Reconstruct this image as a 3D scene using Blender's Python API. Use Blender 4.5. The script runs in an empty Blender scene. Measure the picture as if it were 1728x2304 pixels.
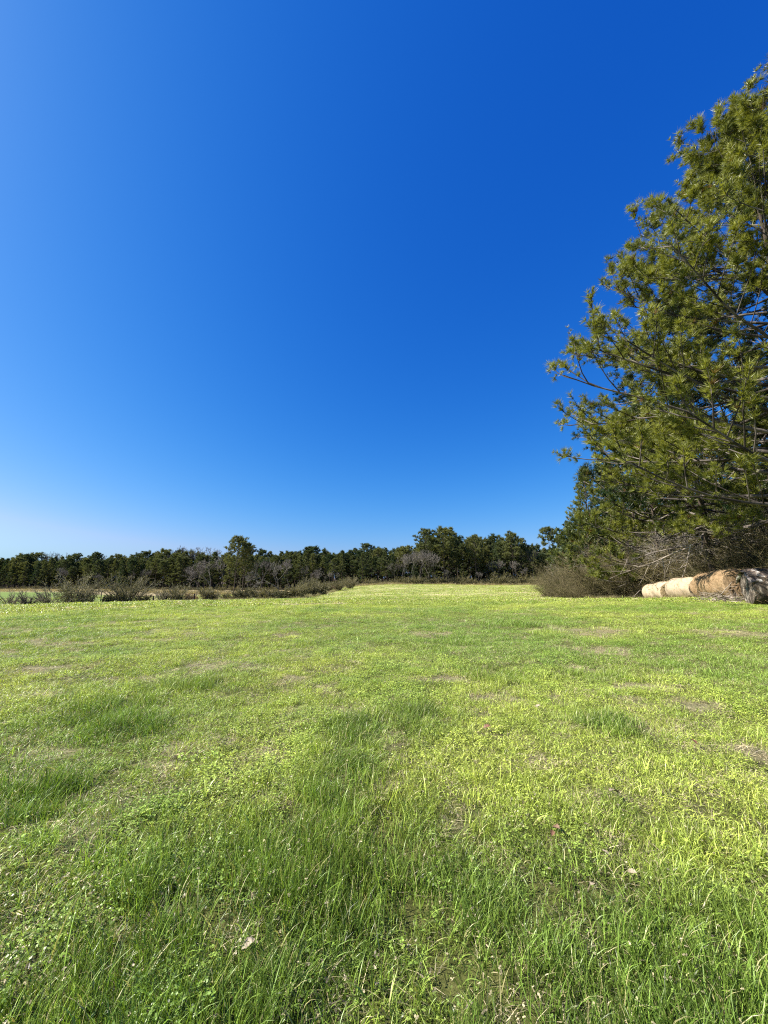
import bpy, bmesh, math, random
import numpy as np
from mathutils import Vector

S = bpy.context.scene
COL = S.collection
R = math.radians

# ------------------------------------------------------------------ camera
EYE, PITCH = 1.55, R(10.0)
cd = bpy.data.cameras.new('camera'); cam = bpy.data.objects.new('camera', cd); COL.objects.link(cam)
cam.location = (0, 0, EYE); cam.rotation_euler = (R(90) + PITCH, 0, 0)
cd.sensor_fit = 'HORIZONTAL'; cd.sensor_width = 36.0; cd.lens = 18.0
cd.clip_start = 0.05; cd.clip_end = 4000
S.camera = cam

# ------------------------------------------------------------------ sky, sun, exposure
SUN_AZ, SUN_EL = R(-96), R(42)          # azimuth measured from +Y, negative = left
EXPO = 1.45
SKY_GRADE = [(2.3, 2.3), (1.18, 1.21), (0.62, 1.37)]
W = bpy.data.worlds.new('World'); S.world = W; W.use_nodes = True
wn, wl = W.node_tree.nodes, W.node_tree.links
bg = wn['Background']
sky = wn.new('ShaderNodeTexSky'); sky.sky_type = 'NISHITA'; sky.sun_disc = False
sky.sun_elevation = SUN_EL; sky.sun_rotation = SUN_AZ
sky.altitude = 0; sky.air_density = 1.0; sky.dust_density = 1.0; sky.ozone_density = 1.0
# grade the clear sky to the deep blue of the photograph's exposure (per channel gain and gamma)
sx = wn.new('ShaderNodeSeparateXYZ'); cx_ = wn.new('ShaderNodeCombineXYZ'); wl.new(sky.outputs[0], sx.inputs[0])
for ch, (g_, k_) in enumerate(SKY_GRADE):
    pw = wn.new('ShaderNodeMath'); pw.operation = 'POWER'; mu = wn.new('ShaderNodeMath'); mu.operation = 'MULTIPLY'; pre = wn.new('ShaderNodeMath'); pre.operation = 'MULTIPLY'
    wl.new(sx.outputs[ch], pre.inputs[0]); pre.inputs[1].default_value = 0.1; wl.new(pre.outputs[0], pw.inputs[0]); pw.inputs[1].default_value = g_
    wl.new(pw.outputs[0], mu.inputs[0]); mu.inputs[1].default_value = k_ * 10 / 2 ** EXPO; wl.new(mu.outputs[0], cx_.inputs[ch])
# keep the low sky by the sun from turning pink: red never passes a share of green
mn = wn.new('ShaderNodeMath'); mn.operation = 'MINIMUM'; gm = wn.new('ShaderNodeMath'); gm.operation = 'MULTIPLY'; gm.inputs[1].default_value = 0.66
wl.new(cx_.inputs[1].links[0].from_socket, gm.inputs[0]); wl.new(cx_.inputs[0].links[0].from_socket, mn.inputs[0]); wl.new(gm.outputs[0], mn.inputs[1])
wl.new(mn.outputs[0], cx_.inputs[0])
wl.new(cx_.outputs[0], bg.inputs['Color'])
bg.inputs['Strength'].default_value = 0.1

sl = bpy.data.lights.new('sun', 'SUN'); sl.energy = 5.0; sl.angle = R(0.5); sl.color = (1.0, 0.94, 0.84)
sun = bpy.data.objects.new('sun', sl); COL.objects.link(sun)
sdir = Vector((math.sin(SUN_AZ) * math.cos(SUN_EL), math.cos(SUN_AZ) * math.cos(SUN_EL), math.sin(SUN_EL)))
sun.rotation_euler = sdir.to_track_quat('Z', 'Y').to_euler()
sun.location = sdir * 100

S.view_settings.view_transform = 'Standard'; S.view_settings.look = 'None'
S.view_settings.exposure = EXPO; S.view_settings.gamma = 1.0
S.render.engine = 'CYCLES'
S.cycles.use_denoising = False; S.cycles.filter_width = 1.15
S.cycles.max_bounces = 6; S.cycles.diffuse_bounces = 3; S.cycles.glossy_bounces = 2
S.cycles.transmission_bounces = 4; S.cycles.transparent_max_bounces = 4

# ------------------------------------------------------------------ helpers
def at(px, py, Y):
    """point at forward distance Y seen at photograph pixel (px, py)"""
    cx, cy = (px - 864) / 864.0, (1152 - py) / 864.0
    f = math.cos(PITCH) - cy * math.sin(PITCH); u = cy * math.cos(PITCH) + math.sin(PITCH)
    return Vector((cx / f * Y, Y, EYE + u / f * Y))

def hash2(ix, iy, seed):
    h = (ix.astype(np.int64) * 374761393 + iy.astype(np.int64) * 668265263 + seed * 1274126177) & 0x7fffffff
    h = ((h ^ (h >> 13)) * 1274126177) & 0x7fffffff
    return ((h ^ (h >> 16)) & 0xffff) / 65535.0

def vnoise(x, y, seed=0):
    ix, iy = np.floor(x), np.floor(y); fx, fy = x - ix, y - iy
    fx = fx * fx * (3 - 2 * fx); fy = fy * fy * (3 - 2 * fy)
    a, b = hash2(ix, iy, seed), hash2(ix + 1, iy, seed)
    c, d = hash2(ix, iy + 1, seed), hash2(ix + 1, iy + 1, seed)
    return (a * (1 - fx) + b * fx) * (1 - fy) + (c * (1 - fx) + d * fx) * fy

def fbm(x, y, seed=0, oct=4):
    s, a, t = 0, 0.5, 0
    for k in range(oct):
        s = s + a * vnoise(x * 2 ** k, y * 2 ** k, seed + k * 7); t += a; a *= 0.5
    return s / t

def sstep(a, b, x):
    t = np.clip((x - a) / (b - a), 0, 1); return t * t * (3 - 2 * t)

def link(name, me, mats, parent=None):
    o = bpy.data.objects.new(name, me); COL.objects.link(o)
    for m in (mats if isinstance(mats, (list, tuple)) else [mats]): me.materials.append(m)
    if parent: o.parent = parent
    return o

def tag(o, label=None, cat=None, group=None, kind=None):
    if label: o['label'] = label
    if cat: o['category'] = cat
    if group: o['group'] = group
    if kind: o['kind'] = kind
    return o

def thing(name, label, cat, loc=(0, 0, 0), rz=0.0, group=None):
    o = bpy.data.objects.new(name, None); COL.objects.link(o)
    o.location = loc; o.rotation_euler = (0, 0, rz); o.empty_display_size = 0.3
    return tag(o, label, cat, group)

def dup(root, loc, rz=0.0, scale=(1, 1, 1), label=None, group=None):
    r = root.copy(); COL.objects.link(r); r.location = loc; r.rotation_euler = (0, 0, rz); r.scale = scale
    if label: r['label'] = label
    if group: r['group'] = group
    for ch in root.children:
        c = ch.copy(); COL.objects.link(c); c.parent = r
        for g in ch.children:
            d = g.copy(); COL.objects.link(d); d.parent = c
    return r

def np_mesh(name, verts, tris=None, quads=None, tint=None, smooth=False):
    me = bpy.data.meshes.new(name)
    verts = np.asarray(verts, np.float32)
    nt = 0 if tris is None else len(tris); nq = 0 if quads is None else len(quads)
    loops = []
    if nt: loops.append(np.asarray(tris, np.int32).ravel())
    if nq: loops.append(np.asarray(quads, np.int32).ravel())
    loops = np.concatenate(loops)
    me.vertices.add(len(verts)); me.vertices.foreach_set('co', verts.ravel())
    me.loops.add(len(loops)); me.loops.foreach_set('vertex_index', loops)
    st = np.concatenate([np.arange(nt) * 3, nt * 3 + np.arange(nq) * 4]).astype(np.int32)
    me.polygons.add(nt + nq); me.polygons.foreach_set('loop_start', st)
    if smooth: me.polygons.foreach_set('use_smooth', np.ones(nt + nq, bool))
    if tint is not None:
        a = me.attributes.new('tint', 'FLOAT', 'POINT'); a.data.foreach_set('value', np.asarray(tint, np.float32))
    me.update(calc_edges=True); me.validate()
    return me

def segs_mesh(name, segs, sides=5, smooth=True):
    """segs: rows p0(3) p1(3) r0 r1 -> one mesh of tapered round sticks"""
    s = np.asarray(segs, np.float64); n = len(s)
    p0, p1, r0, r1 = s[:, 0:3], s[:, 3:6], s[:, 6], s[:, 7]
    d = p1 - p0; L = np.linalg.norm(d, axis=1, keepdims=True) + 1e-9; d = d / L
    p1 = p1 + d * (r1[:, None] * 0.4)
    ref = np.where(np.abs(d[:, 2:3]) > 0.9, np.array([[1.0, 0, 0]]), np.array([[0, 0, 1.0]]))
    a = np.cross(d, ref); a /= np.linalg.norm(a, axis=1, keepdims=True); b = np.cross(d, a)
    th = np.arange(sides) * 2 * np.pi / sides
    ring = a[:, None, :] * np.cos(th)[None, :, None] + b[:, None, :] * np.sin(th)[None, :, None]
    v = np.concatenate([p0[:, None] + ring * r0[:, None, None], p1[:, None] + ring * r1[:, None, None]], 1)
    k = np.arange(sides); k2 = (k + 1) % sides
    q = np.stack([k, k2, k2 + sides, k + sides], 1)[None] + (np.arange(n) * 2 * sides)[:, None, None]
    tn = np.repeat(np.random.RandomState(n).rand(n), 2 * sides)
    return np_mesh(name, v.reshape(-1, 3), None, q.reshape(-1, 4), tn, smooth)

def tube_mesh(name, pts, rad, sides=10, rough=0.0, seed=0):
    """one connected tube through pts"""
    rs = np.random.RandomState(seed); pts = np.asarray(pts, float); n = len(pts)
    t = np.gradient(pts, axis=0); t /= np.linalg.norm(t, axis=1, keepdims=True)
    ref = np.array([1.0, 0.02, 0.03]); a = np.cross(t, ref); a /= np.linalg.norm(a, axis=1, keepdims=True); b = np.cross(t, a)
    th = np.arange(sides) * 2 * np.pi / sides
    rr = np.asarray(rad)[:, None] * (1 + rough * (rs.rand(n, sides) - 0.5))
    v = pts[:, None] + (a[:, None] * np.cos(th)[None, :, None] + b[:, None] * np.sin(th)[None, :, None]) * rr[:, :, None]
    k = np.arange(sides); k2 = (k + 1) % sides
    q = np.stack([k, k2, k2 + sides, k + sides], 1)[None] + (np.arange(n - 1) * sides)[:, None, None]
    v = np.concatenate([v.reshape(-1, 3), pts[-1:] + t[-1:] * rad[-1]])
    top = (n - 1) * sides
    tr = np.stack([top + k, top + k2, np.full(sides, len(v) - 1)], 1)
    return np_mesh(name, v, tr, q.reshape(-1, 4), None, True)

def unit(v): return v / (np.linalg.norm(v, axis=-1, keepdims=True) + 1e-9)

def needles_mesh(name, pos, dr, n, length, width, spread, seed, droop=0.0):
    """needle bundles: n thin blades fanning from each position about its direction"""
    rs = np.random.RandomState(seed); pos = np.asarray(pos); dr = unit(np.asarray(dr)); N = len(pos)
    d = unit(dr[:, None] + spread * unit(rs.normal(size=(N, n, 3)))) ; d[..., 2] -= droop; d = unit(d)
    ln = length * (0.65 + 0.5 * rs.rand(N, n, 1)) * (0.55 + 0.75 * rs.rand(N, 1, 1))
    side = unit(np.cross(d, rs.normal(size=(N, n, 3)))) * width * 0.5
    base = pos[:, None] + d * 0.02
    v = np.stack([base - side, base + side, base + d * ln], 2).reshape(-1, 3)
    tris = np.arange(N * n * 3).reshape(-1, 3)
    tn = np.repeat(np.clip(rs.rand(N) * 0.75 + rs.rand(N) * 0.25, 0, 1), n * 3)
    return np_mesh(name, v, tris, None, tn)

# ------------------------------------------------------------------ materials
def new_mat(name):
    m = bpy.data.materials.new(name); m.use_nodes = True; m.node_tree.nodes.clear()
    N = m.node_tree.nodes; L = m.node_tree.links
    out = N.new('ShaderNodeOutputMaterial')
    return m, N, L, out

def ramp(N, stops):
    r = N.new('ShaderNodeValToRGB'); e = r.color_ramp.elements
    while len(e) > 1: e.remove(e[-1])
    e[0].position = stops[0][0]; e[0].color = (*stops[0][1], 1)
    for p, c in stops[1:]:
        k = e.new(p); k.color = (*c, 1)
    return r

def noise(N, L, scale, detail=5, vec=None, rough=0.55, dist=0.0):
    n = N.new('ShaderNodeTexNoise'); n.inputs['Scale'].default_value = scale
    n.inputs['Detail'].default_value = detail; n.inputs['Roughness'].default_value = rough
    n.inputs['Distortion'].default_value = dist
    if vec is not None: L.new(vec, n.inputs['Vector'])
    return n

def math_node(N, L, op, a, b=None):
    m = N.new('ShaderNodeMath'); m.operation = op
    for i, x in enumerate((a, b)):
        if x is None: continue
        if isinstance(x, (int, float)): m.inputs[i].default_value = x
        else: L.new(x, m.inputs[i])
    return m.outputs[0]

def mix_col(N, L, fac, a, b, mode='MIX'):
    m = N.new('ShaderNodeMix'); m.data_type = 'RGBA'; m.blend_type = mode
    for s, x in ((m.inputs[0], fac), (m.inputs[6], a), (m.inputs[7], b)):
        if isinstance(x, (int, float)): s.default_value = x
        elif isinstance(x, tuple): s.default_value = (*x, 1)
        else: L.new(x, s)
    return m.outputs[2]

def leaf_mat(name, dark, light, trans=0.35, rough=0.45, spec=0.3, world_scale=0.35, per_obj=True, brown=False, gain=0.7, bias=0.15):
    m, N, L, out = new_mat(name)
    at_ = N.new('ShaderNodeAttribute'); at_.attribute_name = 'tint'
    g = N.new('ShaderNodeNewGeometry')
    nz = noise(N, L, world_scale, 3, g.outputs['Position'])
    f = math_node(N, L, 'ADD', math_node(N, L, 'MULTIPLY', at_.outputs['Fac'], 0.6), math_node(N, L, 'MULTIPLY', nz.outputs['Fac'], gain))
    if per_obj:
        oi = N.new('ShaderNodeObjectInfo')
        f = math_node(N, L, 'ADD', f, math_node(N, L, 'MULTIPLY', math_node(N, L, 'SUBTRACT', oi.outputs['Random'], 0.5), 0.8))
    f = math_node(N, L, 'SUBTRACT', f, bias)
    c = mix_col(N, L, f, dark, light)
    if brown: c = mix_col(N, L, math_node(N, L, 'MULTIPLY', math_node(N, L, 'LESS_THAN', at_.outputs['Fac'], 0.07), 0.8), c, (0.16, 0.085, 0.035))
    b = N.new('ShaderNodeBsdfPrincipled'); L.new(c, b.inputs['Base Color'])
    b.inputs['Roughness'].default_value = rough; b.inputs['Specular IOR Level'].default_value = spec
    t = N.new('ShaderNodeBsdfTranslucent'); tc = mix_col(N, L, 1.0, c, (1.35, 1.3, 0.6), 'MULTIPLY'); L.new(tc, t.inputs['Color'])
    mx = N.new('ShaderNodeMixShader'); mx.inputs[0].default_value = trans
    L.new(b.outputs[0], mx.inputs[1]); L.new(t.outputs[0], mx.inputs[2]); L.new(mx.outputs[0], out.inputs['Surface'])
    return m

def bark_mat(name, dark, light, scale=6.0, bump=0.4, stretch=0.25):
    m, N, L, out = new_mat(name)
    tc = N.new('ShaderNodeTexCoord'); mp = N.new('ShaderNodeMapping'); mp.inputs['Scale'].default_value = (1, 1, stretch)
    L.new(tc.outputs['Object'], mp.inputs['Vector'])
    nz = noise(N, L, scale, 8, mp.outputs[0], 0.65)
    at_ = N.new('ShaderNodeAttribute'); at_.attribute_name = 'tint'
    oi = N.new('ShaderNodeObjectInfo')
    f = math_node(N, L, 'ADD', nz.outputs['Fac'], math_node(N, L, 'MULTIPLY', math_node(N, L, 'SUBTRACT', at_.outputs['Fac'], 0.5), 0.5))
    f = math_node(N, L, 'ADD', f, math_node(N, L, 'MULTIPLY', math_node(N, L, 'SUBTRACT', oi.outputs['Random'], 0.5), 0.3))
    r = ramp(N, [(0.3, dark), (0.75, light)]); L.new(f, r.inputs[0])
    b = N.new('ShaderNodeBsdfPrincipled'); L.new(r.outputs[0], b.inputs['Base Color']); b.inputs['Roughness'].default_value = 0.85
    b.inputs['Specular IOR Level'].default_value = 0.2
    bp = N.new('ShaderNodeBump'); bp.inputs['Strength'].default_value = bump; bp.inputs['Distance'].default_value = 0.05
    L.new(nz.outputs['Fac'], bp.inputs['Height']); L.new(bp.outputs[0], b.inputs['Normal'])
    L.new(b.outputs[0], out.inputs['Surface'])
    return m

M_needle = leaf_mat('pine_needles', (0.011, 0.032, 0.010), (0.25, 0.262, 0.040), 0.3, 0.42, 0.35, 0.75, True, True, 1.5, 0.58)  # strong tone contrast also paints sunlit and shaded clumps into the needles
M_needle_far = leaf_mat('distant_pine_needles', (0.026, 0.050, 0.022), (0.145, 0.152, 0.055), 0.28, 0.6, 0.2, 0.12)  # brightened colour stands in for thin haze over the far wood
M_bark = bark_mat('pine_bark', (0.05, 0.037, 0.028), (0.22, 0.165, 0.125), 5)
M_limb = bark_mat('limb_bark', (0.035, 0.029, 0.025), (0.21, 0.18, 0.155), 3, 0.2, 1.0)
M_grey = bark_mat('grey_bare_bark', (0.08, 0.07, 0.06), (0.26, 0.235, 0.205), 3, 0.2, 1.0)
M_twig = bark_mat('shrub_twigs', (0.06, 0.052, 0.028), (0.215, 0.175, 0.10), 2, 0.1, 1.0)
M_twig_far = bark_mat('fencerow_twigs', (0.085, 0.080, 0.045), (0.27, 0.24, 0.15), 2, 0.1, 1.0)
M_brushleaf = leaf_mat('shrub_leaves', (0.05, 0.052, 0.019), (0.165, 0.145, 0.058), 0.3, 0.6, 0.2, 0.6)
M_brownleaf = leaf_mat('dead_brown_leaves', (0.10, 0.055, 0.035), (0.25, 0.155, 0.10), 0.3, 0.6, 0.2, 0.8)
M_pale = bark_mat('pale_bare_bark', (0.08, 0.07, 0.06), (0.29, 0.26, 0.225), 3, 0.2, 1.0)
M_bare_far = bark_mat('distant_bare_twigs', (0.060, 0.052, 0.045), (0.20, 0.18, 0.16), 3, 0.1, 1.0)
M_stick = bark_mat('dead_sticks', (0.07, 0.055, 0.042), (0.32, 0.27, 0.22), 3, 0.2, 1.0)
M_post = bark_mat('weathered_post_wood', (0.035, 0.030, 0.026), (0.14, 0.12, 0.10), 8, 0.4, 0.15)

# ------------------------------------------------------------------ terrain
CP = np.array([
 (0,0,0),(-4,0,0),(4,0,0),(0,-6,0),(-10,-5,0),(10,-5,.1),(0,5,0),(0,10,0),(0,15,.02),(-6,8,0),(6,8,.04),(-8,15,0),(8,15,.15),(-14,10,0),(14,6,.25),
 (12,12,.3),(16,16,.52),(18,20,.62),(14,20,.5),(9,25,.28),(19,25,.3),(20,30,-.05),(16,42,-.3),(24,20,.8),(25,30,.25),(30,15,1.0),(24,42,-.2),(22,60,-.3),
 (0,22,.03),(0,31,.05),(5,31,.08),(0,40,-.3),(0,60,-.35),(0,100,-.4),(30,60,-.35),(30,100,-.3),(0,130,-.1),(28,130,-.1),(55,130,0),(0,200,0),(60,200,1),(100,130,1),
 (-22,22,.03),(-12,28,.02),(-17,25,.02),(-6,31,0),(-48,48,-2.0),(-34,52,-1.95),(-23,55,-1.6),(-12.4,50,-1.05),(-10.9,70,-1.25),(-34,34,-.8),
 (-180,180,-3.2),(-111,170,-3.0),(-41,110,-2.7),(-30,120,-2.4),(-15.6,130,-1.15),(-90,90,-2.75),(-120,120,-3.0),(-60,80,-2.4),(-200,220,-2.2),(-100,220,-1.8),(-40,200,-1.3),
 (-400,400,2),(400,400,4),(0,500,3),(-500,60,-3),(500,100,2),(0,-100,0),(-150,-60,-.5),(150,-60,1),(-800,900,5),(800,900,5),(0,1200,5),(-900,-100,0),(900,-100,2),(60,40,1),(80,-5,1.5)
], float)
def _k(r2): return 0.5 * r2 * np.log(r2 + 1e-6)
_n = len(CP); _r2 = ((CP[:, None, :2] - CP[None, :, :2]) ** 2).sum(-1)
_P = np.concatenate([np.ones((_n, 1)), CP[:, :2]], 1)
_A = np.block([[_k(_r2), _P], [_P.T, np.zeros((3, 3))]])
_A[:_n, :_n] += np.eye(_n) * 1.5
_w = np.linalg.solve(_A, np.concatenate([CP[:, 2], np.zeros(3)]))

def ground_h(x, y):
    x = np.atleast_1d(np.asarray(x, float)); y = np.atleast_1d(np.asarray(y, float)); sh = x.shape
    x, y = x.ravel(), y.ravel(); out = np.empty(len(x))
    for i in range(0, len(x), 20000):
        a, b = x[i:i+20000], y[i:i+20000]
        r2 = (a[:, None] - CP[None, :, 0]) ** 2 + (b[:, None] - CP[None, :, 1]) ** 2
        out[i:i+20000] = _k(r2) @ _w[:_n] + _w[_n] + _w[_n+1] * a + _w[_n+2] * b
    d = np.hypot(x, y)
    out += (fbm(x * 0.9 + 31, y * 0.9 + 7, 3, 3) - 0.5) * 0.13 * (1 - sstep(14, 60, d))
    out += (fbm(x * 0.12 + 3, y * 0.12, 9, 3) - 0.5) * 0.25 * sstep(8, 30, d) 
    return out.reshape(sh)
def gz(x, y): return float(ground_h(x, y)[0])
def on_ground(px, Y):
    X = (px - 864) / 864.0 / (math.cos(PITCH) + 0.176 * math.sin(PITCH)) * Y
    return (X, Y, gz(X, Y))

# named spots in the grass (photograph pixel -> flat ground), radius in metres
def flat(px, py):
    cx, cy = (px - 864) / 864.0, (1152 - py) / 864.0
    f = math.cos(PITCH) - cy * math.sin(PITCH); u = cy * math.cos(PITCH) + math.sin(PITCH)
    k = EYE / -u; return cx * k, f * k
DRY = [(490,1498,.85,.4),(365,1520,.5,.25),(560,1505,.5,.3),(650,1530,.5,.35),(1320,1425,1.7,1.2),(1360,1470,1.0,.6),(1300,1508,.6,.35),(1450,1552,.75,.22),(115,1690,.5,.13),(1265,1570,.4,.3),(650,1430,.9,.4),
       (720,1362,3.2,.7),(660,1362,2,.5),(1100,1570,.5,.4),(1560,1590,.5,.3),(1700,1690,.4,.3),(140,1450,1.6,.35),(60,1448,1.2,.3),(60,1510,.7,.5),(200,1880,.3,.2),(1380,2020,.18,.3),(1250,1870,.2,.2),
       (1660,1440,1.8,.7),(960,1430,1.4,.5),(1010,1530,.6,.3),(430,1680,.35,.2),(600,1700,.3,.2),(640,1780,.22,.16),(1290,1800,.3,.2),(1380,1790,.22,.1),(1700,2130,.16,.12)] + [(10 + 27 * k, 1468 - 72 * (k / 20) ** .8, .42, .10) for k in range(21)] + [(10 + 27 * k, 1428 - 46 * (k / 20) ** .8, .6, .12) for k in range(21)] + [(330,1440,1.2,.3),(1500,1640,.5,.3)]
LUSH = [(845,1640,.62,.45),(780,1790,.4,.5),(430,1548,.75,.35),(60,1790,.45,.35),(940,1610,.5,.4),(700,2050,.8,.5),(1380,1635,.5,.25),(300,1640,.5,.3),(1150,1365,6,1.0),(1500,1362,5,1.0),(870,1362,4,1.0),(1050,1365,5,1.0),(1650,1370,4,.9),(640,2250,.5,.3),(1100,1520,.6,.4),(1330,1520,.8,.4)]
def blob(x, y, spots, sc=1.0):
    m = np.zeros_like(x); wob = fbm(x * 1.6, y * 1.6, 41, 3) * 1.1 + 0.45
    for px, py, rx, ry in spots:
        cx, cy = flat(px, py)
        m = np.maximum(m, 1 - sstep(0.35, 1.15, np.hypot((x - cx) / (rx * sc), (y - cy) / (ry * 1.6 * sc)) * wob))
    return m
def masks(x, y):
    d = np.hypot(x, y)
    dry = np.maximum(sstep(.30, .50, blob(x, y, DRY, .78) * (.12 + 1.15 * fbm(x * 4.6, y * 4.6, 19, 4))), sstep(0.60, 0.74, fbm(x * 1.7 + 5, y * 3.0, 17, 5)) * 0.40)
    dry = np.maximum(dry * sstep(2.2, 4.5, d), sstep(0.66, 0.74, fbm(x * 2.2, y * 2.2, 23, 3)) * 0.7)
    lush = np.maximum(blob(x, y, LUSH), sstep(0.60, 0.78, fbm(x * 0.6 + 40, y * 0.6, 5, 4)) * .8)
    near = 1 - sstep(2.2, 3.6, d)
    lush = np.clip(np.maximum(lush, near * sstep(0.32, 0.48, fbm(x * 1.1, y * 1.1, 77, 3))) * (1 - dry), 0, 1)
    return dry, lush

def ground_material():
    m, N, L, out = new_mat('field_ground')
    g = N.new('ShaderNodeNewGeometry'); P = g.outputs['Position']
    def attr(n):
        a = N.new('ShaderNodeAttribute'); a.attribute_name = n; return a.outputs['Fac']
    n1 = noise(N, L, 1.3, 8, P, 0.65); n2 = noise(N, L, 9.0, 8, P, 0.7); n3 = noise(N, L, 0.09, 4, P)
    mp = N.new('ShaderNodeMapping'); mp.inputs['Scale'].default_value = (0.06, 0.5, 1); L.new(P, mp.inputs['Vector'])
    n4 = noise(N, L, 1.0, 6, mp.outputs[0], 0.6)
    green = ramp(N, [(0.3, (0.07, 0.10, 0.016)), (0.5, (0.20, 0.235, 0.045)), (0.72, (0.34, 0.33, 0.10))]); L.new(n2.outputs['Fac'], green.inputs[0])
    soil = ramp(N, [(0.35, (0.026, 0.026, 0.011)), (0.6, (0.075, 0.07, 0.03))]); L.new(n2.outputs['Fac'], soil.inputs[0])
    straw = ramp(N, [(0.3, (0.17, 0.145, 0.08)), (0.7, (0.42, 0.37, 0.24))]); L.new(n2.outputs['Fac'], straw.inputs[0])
    # under the blades: thatch and soil, darkened to paint shade into the gaps; further out the sward itself
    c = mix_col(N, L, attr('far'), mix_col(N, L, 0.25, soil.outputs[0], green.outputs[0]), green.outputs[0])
    dryf = math_node(N, L, 'MULTIPLY', attr('dry'), 0.45)
    c = mix_col(N, L, dryf, c, straw.outputs[0])
    pale = ramp(N, [(0.42, (0.16, 0.20, 0.05)), (0.5, (0.27, 0.275, 0.10)), (0.58, (0.40, 0.35, 0.17))])
    L.new(math_node(N, L, 'ADD', math_node(N, L, 'MULTIPLY', n4.outputs['Fac'], 0.7), math_node(N, L, 'MULTIPLY', n1.outputs['Fac'], 0.3)), pale.inputs[0])
    c = mix_col(N, L, attr('farfield'), c, pale.outputs[0])
    past = ramp(N, [(0.35, (0.075, 0.13, 0.022)), (0.65, (0.15, 0.195, 0.05))]); L.new(n1.outputs['Fac'], past.inputs[0])
    c = mix_col(N, L, attr('pasture'), c, past.outputs[0])
    brown = ramp(N, [(0.3, (0.17, 0.135, 0.07)), (0.7, (0.31, 0.25, 0.14))]); L.new(n1.outputs['Fac'], brown.inputs[0])
    c = mix_col(N, L, attr('brown'), c, brown.outputs[0])
    duff = ramp(N, [(0.3, (0.035, 0.026, 0.016)), (0.7, (0.11, 0.08, 0.05))]); L.new(n2.outputs['Fac'], duff.inputs[0])
    c = mix_col(N, L, attr('duff'), c, duff.outputs[0])
    b = N.new('ShaderNodeBsdfPrincipled'); L.new(c, b.inputs['Base Color']); b.inputs['Roughness'].default_value = 0.95
    b.inputs['Specular IOR Level'].default_value = 0.1
    bp = N.new('ShaderNodeBump'); bp.inputs['Strength'].default_value = 0.9; bp.inputs['Distance'].default_value = 0.08
    L.new(n2.outputs['Fac'], bp.inputs['Height']); L.new(bp.outputs[0], b.inputs['Normal'])
    L.new(b.outputs[0], out.inputs['Surface'])
    return m

def edge_x(y):      # left edge of the wooded strip on the right side
    return np.interp(y, [-30, 0, 12, 20, 30, 42, 60, 90, 120], [19, 18.5, 18.5, 20, 20.5, 18.5, 26, 42, 60])

def build_ground():
    u = np.linspace(-1, 1, 361); xs = np.sinh(u * 7.6) / math.sinh(7.6) * 1300
    v = np.linspace(-0.55, 1, 380); ys = np.sinh(v * 7.4) / math.sinh(7.4) * 1600 + 3
    X, Y = np.meshgrid(xs, ys); Z = ground_h(X, Y); nx, ny = len(xs), len(ys)
    V = np.stack([X, Y, Z], -1).reshape(-1, 3)
    i = (np.arange(ny - 1)[:, None] * nx + np.arange(nx - 1)[None]).ravel()
    q = np.stack([i, i + 1, i + 1 + nx, i + nx], 1)
    me = np_mesh('ground', V, None, q, None, True)
    x, y = V[:, 0], V[:, 1]; d = np.hypot(x, y)
    dry, lush = masks(x, y)
    def put(n, a):
        at_ = me.attributes.new(n, 'FLOAT', 'POINT'); at_.data.foreach_set('value', a.astype(np.float32))
    az = np.degrees(np.arctan2(x, np.maximum(y, 0.01)))
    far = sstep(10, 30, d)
    wob = (fbm(x * 0.05, y * 0.05, 6, 3) - 0.5) * 14
    leftside = 1 - sstep(-14, -8, x + (y - 50) * 0.06)
    ff = sstep(36, 46, y + wob * 0.3) * (1 - leftside * sstep(36, 44, y))
    past = sstep(30, 40, -x * 0.35 + y * 0.75) * leftside
    br = leftside * np.maximum(sstep(0, 12, y + wob - np.interp(x, [-200, -120, -75, -55, -40], [165, 140, 105, 78, 62])), 0)
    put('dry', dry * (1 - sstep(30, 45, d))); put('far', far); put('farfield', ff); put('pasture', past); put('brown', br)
    put('duff', np.maximum(sstep(0, 3, x - edge_x(y)), sstep(0, 4, y - np.interp(x, [-200, -100, -45, -20, 60], [186, 176, 150, 136, 134]))))
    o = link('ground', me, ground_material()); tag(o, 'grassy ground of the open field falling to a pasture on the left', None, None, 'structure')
build_ground()

# ------------------------------------------------------------------ grass (one uncountable mass)
def grass_mat():
    m, N, L, out = new_mat('grass_blades')
    ti = N.new('ShaderNodeAttribute'); ti.attribute_type = 'INSTANCER'; ti.attribute_name = 'col'
    tv = N.new('ShaderNodeAttribute'); tv.attribute_name = 'tint'
    f = math_node(N, L, 'ADD', math_node(N, L, 'MULTIPLY', tv.outputs['Fac'], 1.5), 0.28)
    vm = N.new('ShaderNodeVectorMath'); vm.operation = 'SCALE'; L.new(ti.outputs['Vector'], vm.inputs[0]); L.new(f, vm.inputs['Scale'])
    st = math_node(N, L, 'GREATER_THAN', tv.outputs['Fac'], 0.93)
    c = mix_col(N, L, math_node(N, L, 'MULTIPLY', st, 0.8), vm.outputs[0], (0.44, 0.37, 0.20))
    b = N.new('ShaderNodeBsdfPrincipled'); L.new(c, b.inputs['Base Color']); b.inputs['Roughness'].default_value = 0.40
    b.inputs['Specular IOR Level'].default_value = 0.4
    t = N.new('ShaderNodeBsdfTranslucent'); L.new(mix_col(N, L, 1.0, c, (1.4, 1.4, 0.65), 'MULTIPLY'), t.inputs['Color'])
    mx = N.new('ShaderNodeMixShader'); mx.inputs[0].default_value = 0.27
    L.new(b.outputs[0], mx.inputs[1]); L.new(t.outputs[0], mx.inputs[2]); L.new(mx.outputs[0], out.inputs['Surface'])
    return m
M_grass = grass_mat()

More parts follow.
